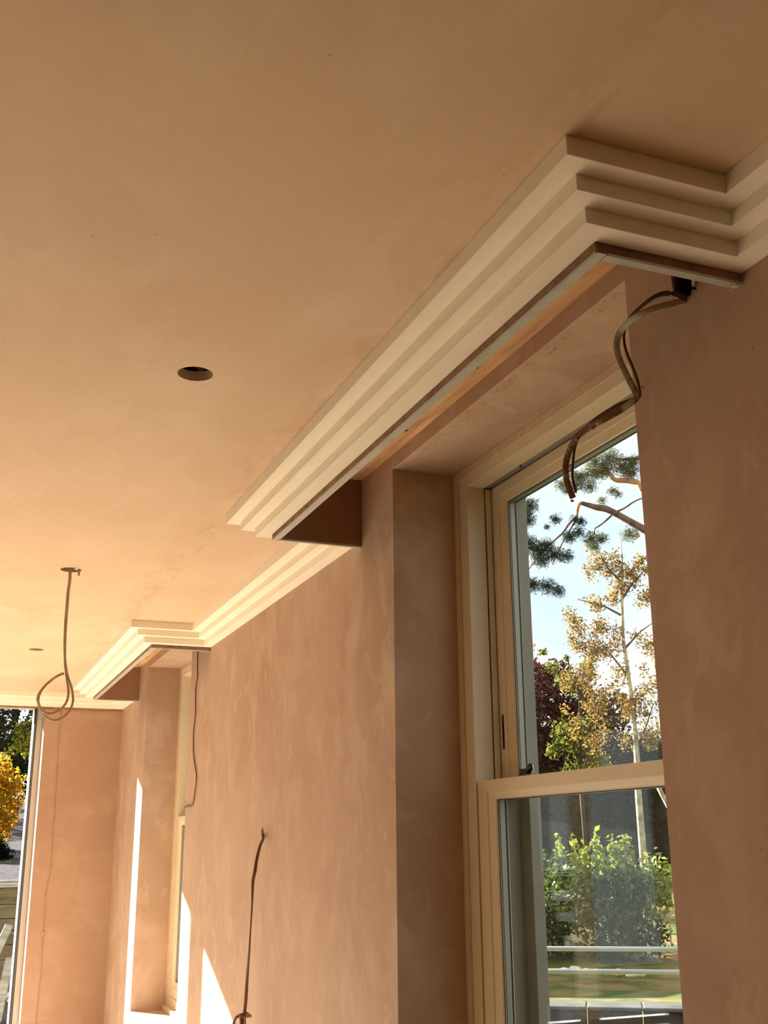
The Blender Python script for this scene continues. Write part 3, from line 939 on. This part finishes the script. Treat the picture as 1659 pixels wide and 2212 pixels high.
def rock(p, r, label, group):
    bm = bmesh.new(); bmesh.ops.create_icosphere(bm, subdivisions=2, radius=1)
    g = random.Random(int(p[0] * 1000 + p[1] * 77))
    ax = [g.uniform(.7, 1.3), g.uniform(.7, 1.3), g.uniform(.4, .6)]
    for v_ in bm.verts:
        k_ = 1 + g.uniform(-.14, .14)
        v_.co = Vector((v_.co.x * ax[0] * r * k_, v_.co.y * ax[1] * r * k_, v_.co.z * ax[2] * r * k_))
    me = bpy.data.meshes.new('rock'); bm.to_mesh(me); bm.free()
    return tag(link('rock', me, M['rock'], None, p), label, 'rock', group)


for i in range(8):
    t_ = i / 7
    rock((6.00 + .80 * t_ + .09 * (i % 2), 12.55 - .46 * t_ + .16 * (i % 2), 0.03 + .07 * (1 - t_)), .055 + .012 * (i % 3),
         'pale sunlit rock at the foot of the laurel', 'rocks below the laurel')

# laurel hedge with upright young shoots
lr = tag(empty('laurel_bush', (8.0, 14.4, 0)), 'tall glossy laurel bush with bright upright shoots beyond the railing', 'bush')
def rel(bs, o):
    return [(b_[0] - o[0], b_[1] - o[1], b_[2] - o[2], *b_[3:]) for b_ in bs]
LO = (8.0, 14.4, 0)
foliage(lr, rel(scatter(7.75, 14.6, 0.75, 0.9, 0.5, 0.5, 26, .28, .45, 3), LO), 7000, .085, L['laurel'], 31)
foliage(lr, rel(scatter(7.5, 14.3, 0.35, 0.8, 0.35, 0.35, 16, .22, .4, 5), LO), 3200, .06, L['under'], 32, 'undergrowth')
SH = [(7.26, 14.66, .9, 1.62), (7.45, 14.55, .9, 1.60), (7.58, 14.5, .9, 1.52), (7.72, 14.38, .9, 1.68), (7.91, 14.26, .9, 1.66), (8.0, 14.2, .8, 1.6), (8.1, 14.13, .9, 1.64),
      (8.32, 13.98, .5, 1.36), (8.42, 13.92, .5, 1.40), (8.52, 13.86, .5, 1.28), (7.62, 14.4, .4, .92), (8.0, 14.1, .6, 1.45), (8.12, 14.1, .6, 1.15)]
for i, (sx, sy, za, zb) in enumerate(SH):
    st = MB(); st.tube([(sx - LO[0], sy - LO[1], za - .3), (sx - LO[0], sy - LO[1], zb)], [.012, .005], 6)
    so = st.build('shoot', M['bark_pale'], lr)
    foliage(so, [(sx - LO[0], sy - LO[1], (za + zb) / 2 + .05, .09, .09, (zb - za) * .56)], 90, .10, L['spray'], 40 + i, 'leaves', shell=.2)

# dark evergreen screen far behind
eg = tag(empty('evergreen_hedge', (15.6, 27, 0)), 'dark evergreen hedge screening the far side of the lawn', 'hedge')
EO = (15.6, 27, 0)
foliage(eg, rel(scatter(15.8, 27.2, 2.2, 3.6, 1.6, 1.7, 90, .7, 1.2, 8), EO), 42000, .24, L['hedge'], 50)
g_ = random.Random(12)
wide = []
for k in range(110):
    t_ = g_.choice((-1, 1)) * g_.uniform(4.2, 13.0)
    wide.append((.83 * t_ + g_.uniform(-.8, .8), -.55 * t_ + g_.uniform(-.8, .8) + .8, g_.uniform(.4, 3.9), *([g_.uniform(.8, 1.3)] * 2), g_.uniform(.7, 1.0)))
foliage(eg, wide, 34000, .30, L['hedge'], 51)
for i in range(7):
    st = MB(); st.tube([(-2.6 + .85 * i, 1.2 - .45 * i, 0), (-2.6 + .85 * i + random.uniform(-.2, .2), 1.2 - .45 * i, 4.4)], [.10, .05], 8)
    st.build('trunk', M['bark_dark'], eg)
fl = tag(MB().tube([(13.2, 20.7, 3.05), (13.35, 20.55, 2.55), (13.55, 20.4, 2.0), (13.7, 20.25, 1.5)], [.05, .05, .06, .06], 8).build('leaning_pole', M['bark_pale'], None, True),
         'pale leaning trunk in front of the dark hedge', 'trunk')

# copper beech and red-topped neighbour
bo = (13.9, 25.8, 0.5)
be = tag(empty('copper_beech', bo), 'purple-brown copper beech beyond the lawn', 'tree')
st = MB(); st.tube([(0, 0, 0), (.1, 0, 2.0), (0, .1, 4.0), (.1, 0, 5.0)], [.22, .2, .12, .04], 10)
st.build('trunk', M['bark_dark'], be, True)
foliage(be, [blob(-.4, .1, 3.9, .95), blob(.2, -.2, 3.2, .9), blob(.7, -.3, 4.1, .85), blob(.5, -.3, 4.7, .6), blob(-.5, .1, 5.0, .7), blob(-.9, .3, 3.4, .8), blob(1.1, -.5, 3.4, .8), blob(0, 0, 2.5, .9), blob(-.7, .2, 2.4, .8), blob(1.3, -.7, 4.4, .6), blob(-.9, .4, 4.4, .6), blob(.1, 0, 5.3, .5)], 13000, .14, L['beech'], 61)
ro = (14.1, 28.6, 0.6)
rt = tag(empty('rust_maple', ro), 'rust-red treetop showing behind the copper beech', 'tree')
st = MB(); st.tube([(0, 0, 0), (0, 0, 3.5), (.1, 0, 5.6)], [.2, .15, .05], 8); st.build('trunk', M['bark_dark'], rt, True)
foliage(rt, [blob(-.3, 0, 6.2, 1.0, .8), blob(.1, 0, 5.2, .9), blob(.5, -.2, 5.6, .6), blob(-.2, 0, 4.3, .9)], 3600, .17, L['rust'], 62)

# green and yellow tree in the middle
go = (11.3, 20.4, 0.3)
gt = tag(empty('field_maple', go), 'yellow-green small tree with loose leafy branches between beech and golden tree', 'tree')
st = MB(); st.tube([(0, 0, 0), (-.05, .05, 2.5), (.02, 0, 4.0), (.05, 0, 4.9)], [.05, .045, .03, .01], 8); st.build('trunk', M['bark_dark'], gt, True)
GB = [blob(-.30, .2, 3.55, .30), blob(.05, 0, 3.62, .26), blob(-.15, .1, 3.25, .30), blob(-.50, .3, 3.15, .22), blob(.14, -.05, 3.25, .24), blob(-.25, .2, 4.62, .20), blob(.0, 0, 4.45, .22), blob(-.45, .3, 4.9, .16),
      blob(.15, -.1, 4.95, .18), blob(.35, -.2, 5.2, .16), blob(-.1, .1, 2.7, .35), blob(.3, -.1, 2.8, .35), blob(.25, -.15, 4.75, .16), blob(-.62, .35, 5.25, .12), blob(-.2, .1, 5.1, .12)]
foliage(gt, GB, 2000, .10, L['green'], 63, shell=.1)
for (bx_, by_, bz_, *_r) in GB[::2]:
    st = MB(); st.tube([(0, 0, bz_ - .7), (bx_ * .6, by_ * .6, bz_ - .3), (bx_, by_, bz_ + .1)], [.03, .02, .008], 6); st.build('branch', M['bark_dark'], gt)

# golden birch-like maple
mo = (9.96, 16.5, 0.0)
mp_ = tag(empty('golden_maple', mo), 'slender golden-leaved maple with pale trunk against the bright sky', 'tree')
st = MB(); st.tube([(0.02, 0, 0), (0, 0, 2.49), (.02, -.01, 2.96), (.01, -.01, 3.6), (-.01, .01, 4.25), (-.06, .04, 5.08), (-.04, .02, 5.76), (.01, -.01, 6.45), (.02, 0, 7.0)], [.075, .06, .055, .045, .04, .034, .028, .016, .006], 8)
st.build('trunk', M['bark_pale'], mp_, True)
for pts in ([(.02, 0, 3.1), (.18, -.1, 3.5), (.34, -.2, 3.95)], [(-.05, .03, 4.9), (.2, -.12, 5.2), (.4, -.24, 5.35)], [(-.04, .03, 5.5), (-.3, .2, 5.7), (-.7, .45, 5.85)],
            [(-.04, .02, 5.8), (.15, -.08, 6.1), (.35, -.22, 6.35)], [(-.02, .02, 4.4), (-.25, .16, 4.8), (-.5, .3, 5.2)], [(0, 0, 6.1), (-.2, .15, 6.4), (-.35, .2, 6.75)]):
    st = MB(); st.tube(pts, [.022, .014, .006], 6); st.build('branch', M['bark_dark'], mp_)
rg_ = random.Random(17)
MBL = []
for k in range(105):
    z_ = rg_.uniform(3.2, 6.6)
    lim = 0.45 + 0.75 * min(1, (6.9 - z_) / 1.6)
    t_ = rg_.uniform(-lim, min(lim, .75))
    MBL.append((t_ * .83, -t_ * .55, z_, rg_.uniform(.11, .24)))
MBL += [(.22, -.16, 6.97, .12), (-.48, .32, 6.84, .12), (-.12, .07, 6.62, .18), (.3, -.2, 6.4, .2)]
foliage(mp_, [blob(*b_) for b_ in MBL], 11000, .055, L['maple'], 64, shell=.05)

# Scots pine: trunk out of view, long limbs reaching into the window
po = (8.2, 8.9, 0.0)
pn = tag(empty('scots_pine', po), 'Scots pine with crooked bare limbs and dark needle tufts across the window sky', 'tree')


def limb(pts, rad, mat_, nm='branch'):
    st = MB(); st.tube(spline([(a - po[0], b_ - po[1], c_ - po[2]) for a, b_, c_ in pts], 4), rad, 8) if isinstance(rad, (int, float)) else None
    if st.v == []:
        pp = spline([(a - po[0], b_ - po[1], c_ - po[2]) for a, b_, c_ in pts], 4)
        rr = list(np.interp(np.linspace(0, 1, len(pp)), np.linspace(0, 1, len(rad)), rad))
        st.tube(pp, rr, 8)
    return st.build(nm, mat_, pn, True)


limb([(8.2, 8.9, 0), (8.15, 8.95, 2.5), (8.25, 8.9, 5.0), (8.2, 8.9, 7.5)], [.24, .22, .18, .10], M['bark'], 'trunk')
limb([(8.2, 8.9, 4.2), (7.3, 9.7, 4.5), (6.56, 10.32, 4.91), (6.22, 10.57, 5.19), (6.09, 10.66, 5.3), (5.96, 10.75, 5.41), (5.87, 10.81, 5.47), (5.79, 10.86, 5.49), (5.71, 10.92, 5.53), (5.64, 10.96, 5.56)],
     [.07, .06, .052, .046, .043, .040, .042, .038, .030, .024], M['bark'])
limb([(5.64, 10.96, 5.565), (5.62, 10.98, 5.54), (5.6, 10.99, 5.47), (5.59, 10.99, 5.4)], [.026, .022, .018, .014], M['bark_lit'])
limb([(5.59, 10.99, 5.4), (5.51, 11.04, 5.31), (5.43, 11.09, 5.19), (5.32, 11.16, 5.08), (5.16, 11.25, 4.9), (5.06, 11.31, 4.75)], [.014, .013, .012, .011, .009, .006], M['bark'])
limb([(5.59, 10.99, 5.38), (5.54, 11.02, 5.28), (5.45, 11.08, 5.12), (5.38, 11.1, 4.98), (5.3, 11.15, 4.8)], [.012, .010, .009, .008, .005], M['bark'])
limb([(5.97, 10.75, 5.41), (6.07, 10.67, 5.46), (6.15, 10.62, 5.52), (6.23, 10.56, 5.56), (6.4, 10.5, 5.6)], [.014, .011, .010, .009, .006], M['bark'])
limb([(5.94, 10.77, 5.38), (5.86, 10.82, 5.3), (5.80, 10.86, 5.25), (5.76, 10.88, 5.22), (5.75, 10.89, 5.14)], [.013, .011, .009, .008, .005], M['bark'])
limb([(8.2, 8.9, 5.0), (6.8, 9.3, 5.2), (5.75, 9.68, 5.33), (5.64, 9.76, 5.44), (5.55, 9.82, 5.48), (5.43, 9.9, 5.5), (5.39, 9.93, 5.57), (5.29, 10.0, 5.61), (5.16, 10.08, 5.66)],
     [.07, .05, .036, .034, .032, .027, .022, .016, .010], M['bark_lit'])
limb([(8.2, 8.9, 5.6), (6.8, 9.3, 5.7), (5.77, 9.66, 5.73), (5.6, 9.78, 5.73), (5.47, 9.87, 5.74)], [.07, .045, .026, .022, .012], M['bark'])
prel = lambda bs: [(a - po[0], b_ - po[1], c_ - po[2], r * 1.2, r * 1.2, r) for a, b_, c_, r in bs]
PC = [(5.11, 11.28, 5.57, .10), (5.08, 11.3, 5.38, .10), (5.07, 11.3, 5.48, .08), (5.37, 11.13, 5.37, .07), (5.27, 11.18, 5.28, .04), (5.17, 11.25, 4.99, .13), (5.34, 11.15, 4.93, .11), (5.46, 11.08, 4.9, .09), (5.05, 11.3, 5.08, .12),
      (5.10, 11.29, 4.56, .10), (5.25, 11.2, 4.54, .10), (5.36, 11.14, 4.47, .08), (5.0, 11.34, 4.6, .1), (5.57, 11.01, 5.35, .06), (5.63, 10.97, 5.32, .07), (5.51, 11.05, 5.14, .09), (5.6, 11.0, 5.2, .07), (5.27, 11.2, 5.05, .09), (5.2, 11.22, 4.86, .1)]
foliage(pn, prel(PC), 11000, .05, L['pine'], 71, 'needles', shell=.0, aspect=.12)
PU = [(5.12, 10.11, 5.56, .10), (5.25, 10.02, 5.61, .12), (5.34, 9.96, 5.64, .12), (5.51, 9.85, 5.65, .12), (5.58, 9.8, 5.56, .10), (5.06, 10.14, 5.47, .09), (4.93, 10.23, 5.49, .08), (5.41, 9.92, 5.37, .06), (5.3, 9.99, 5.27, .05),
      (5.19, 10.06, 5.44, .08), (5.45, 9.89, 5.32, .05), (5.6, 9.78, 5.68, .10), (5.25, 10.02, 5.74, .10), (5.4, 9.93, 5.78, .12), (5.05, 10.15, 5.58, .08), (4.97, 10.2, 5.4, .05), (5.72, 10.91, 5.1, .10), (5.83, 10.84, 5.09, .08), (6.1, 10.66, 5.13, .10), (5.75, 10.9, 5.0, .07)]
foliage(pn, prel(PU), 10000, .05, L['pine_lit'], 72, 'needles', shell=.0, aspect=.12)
# ---------------------------------------------------------------- garden beyond the doors
ground('terrace', list(np.linspace(XL - .3, 0.4, 30)), list(np.linspace(YE + TE, 14.0, 12)), lambda x_, y_: -0.05 + 0.015 * math.sin(x_ * 5) * math.sin(y_ * 4), M['gravel'],
       'mauve gravel at the foot of the sleeper steps outside the doors', 'gravel')
ground('unseen_side_ground', list(np.linspace(-40, XL - .3, 20)), list(np.linspace(-12, 14.0, 20)), lambda x_, y_: -0.06, M['grass'],
       'unseen grass ground added opposite the sash windows to block light from below', 'lawn')  # unseen ground added to stop sky light from below the horizon
ground('gravel_bank', list(np.linspace(-14, 6, 40)), list(np.linspace(14.15, 40, 40)), lambda x_, y_: 1.12 + 0.075 * (y_ - 14.15) + 0.03 * math.sin(x_ * 4) * math.sin(y_ * 3), M['gravel'],
       'mauve gravel bank above the timber sleepers', 'gravel')
sl = tag(empty('sleeper_wall', (-1.5, 14.0, -.05)), 'stepped retaining wall of weathered timber sleepers outside the doors', 'retaining wall')
lev = [0.0, 0.20, 0.38, 0.53, 0.67, 0.80, 0.95, 1.14]
for i in range(7):
    for j in range(3):
        x0_, x1_ = -6.5 + 3.2 * j + .35 * (i % 2), -6.5 + 3.2 * (j + 1) + .35 * (i % 2) - .012
        MB().box(x0_ + 1.5, x1_ + 1.5, -.07 * (6 - i), 0.24, lev[i] + .05, lev[i + 1] + .05 - .003).build('sleeper', M['sleeper'], sl, bevel=.008)
for j in range(2):
    MB().box(-5.2, 4.0, -.05 + .12 * j, .06 + .12 * j, 1.20 + .035 * j, 1.225 + .035 * j).build('top_board', M['plank'], sl, bevel=.004)
for i, (a, b_, lab) in enumerate((((-.70, 12.35, .35), (-.49, 12.75, .80), 'upper grey board leaning on the sleeper wall'), ((-.58, 12.0, -.03), (-.47, 12.55, .50), 'lower grey board leaning towards the sleeper wall'))):
    va, vb = Vector(a), Vector(b_)
    mb = MB(); mb.ribbon([va, (va + vb) / 2, vb], .085, .03, Vector((.3, 1, -.2)))
    bo_ = tag(mb.build('leaning_board', M['plank'], None), lab, 'board')
for i in range(8):
    rock((-.66 + .30 * (i % 2), 12.5 + .19 * i, .03), .062 + .008 * (i % 3), 'grey-white stone lying below the sleeper wall', 'stones below the sleepers')

yo = (-0.40, 20.0, 1.45)
yt = tag(empty('yellow_maple', yo), 'bright yellow autumn maple standing on the gravel bank', 'tree')
st = MB(); st.tube([(-.3, 0, 0), (-.28, 0, .5), (-.3, .05, 1.5)], [.06, .05, .02], 8); st.build('trunk', M['bark_dark'], yt, True)
YB_ = [(-.1, 0, 1.35, .36), (.2, 0, 1.2, .26), (.28, -.05, .95, .24), (.1, -.1, .8, .32), (-.3, 0, 1.0, .45), (.2, -.05, .62, .24), (.0, -.1, .45, .3), (.12, 0, .36, .2), (-.4, 0, .5, .4), (-.6, 0, 1.3, .4), (-.9, 0, .9, .45), (-.1, 0, .2, .2)]
foliage(yt, [blob(*b_) for b_ in YB_], 6000, .075, L['yellow'], 81, shell=.35, droop=.6)
bs = tag(empty('clipped_bush', (-.52, 18.0, 1.36)), 'dark clipped evergreen bush on the gravel bank', 'bush')
foliage(bs, [(0, 0, .02, .34, .3, .32)], 9000, .035, L['bush'], 82, shell=.6)
MB().tube([(0, 0, -.1), (0, 0, .1)], .03, 8).build('stem', M['bark_dark'], bs)
sg = tag(empty('weed_tuft', (-.25, 17.4, 1.33)), 'small bright green tuft beside the clipped bush', 'plant')
foliage(sg, [(0, 0, -.02, .10, .10, .08)], 120, .04, L['sprig'], 83, shell=.1)
MB().tube([(0, 0, -.1), (0, 0, .03)], .006, 6).build('stem', M['sleeper'], sg)

for i, (tx, ty, hh, seed) in enumerate(((-2.3, 31, 6.5, 91), (0.5, 33.5, 7.0, 92), (3.2, 31, 6.5, 93), (-5.6, 32, 6.5, 94))):
    tr = tag(empty('dark_tree', (tx, ty, 2.2)), ['dark leafy tree behind the yellow maple, its trunk split low', 'dark leafy tree filling the gap behind the yellow maple', 'dark leafy tree beside the door jamb, behind the lime-yellow sprays', 'dark leafy tree standing apart at the end of the gravel bank'][i], 'tree', 'dark trees behind the gravel bank')
    st = MB(); st.tube([(0, 0, 0), (.15, 0, 2.2), (-.1, 0, 4.5)], [.16, .12, .05], 8); st.build('trunk', M['bark_dark'], tr, True)
    st = MB(); st.tube([(.1, 0, 1.4), (.6, -.1, 2.6), (.9, 0, 3.6)], [.08, .06, .03], 8); st.build('branch', M['bark_dark'], tr, True)
    foliage(tr, scatter(0, 0, 2.2, 1.1, .5, 2.0, 20, .5, .8, seed), 7000, .16, L['hedge'], seed)
lt = tag(empty('lime_tree', (0.35, 26.5, 2.0)), 'lime-yellow backlit leaf sprays in front of the dark trees', 'tree')
st = MB(); st.tube([(.5, 0, 0), (.4, 0, 1.4), (.1, 0, 2.2)], [.05, .035, .012], 8); st.build('trunk', M['bark_dark'], lt, True)
foliage(lt, [blob(-.05, 0, 2.15, .22), blob(.05, 0, 1.85, .26), blob(-.2, 0, 1.65, .18), blob(.3, 0, 1.9, .22), blob(.25, 0, 1.6, .25), blob(.35, 0, 2.3, .25)], 520, .10, L['lime'], 84, shell=.2)
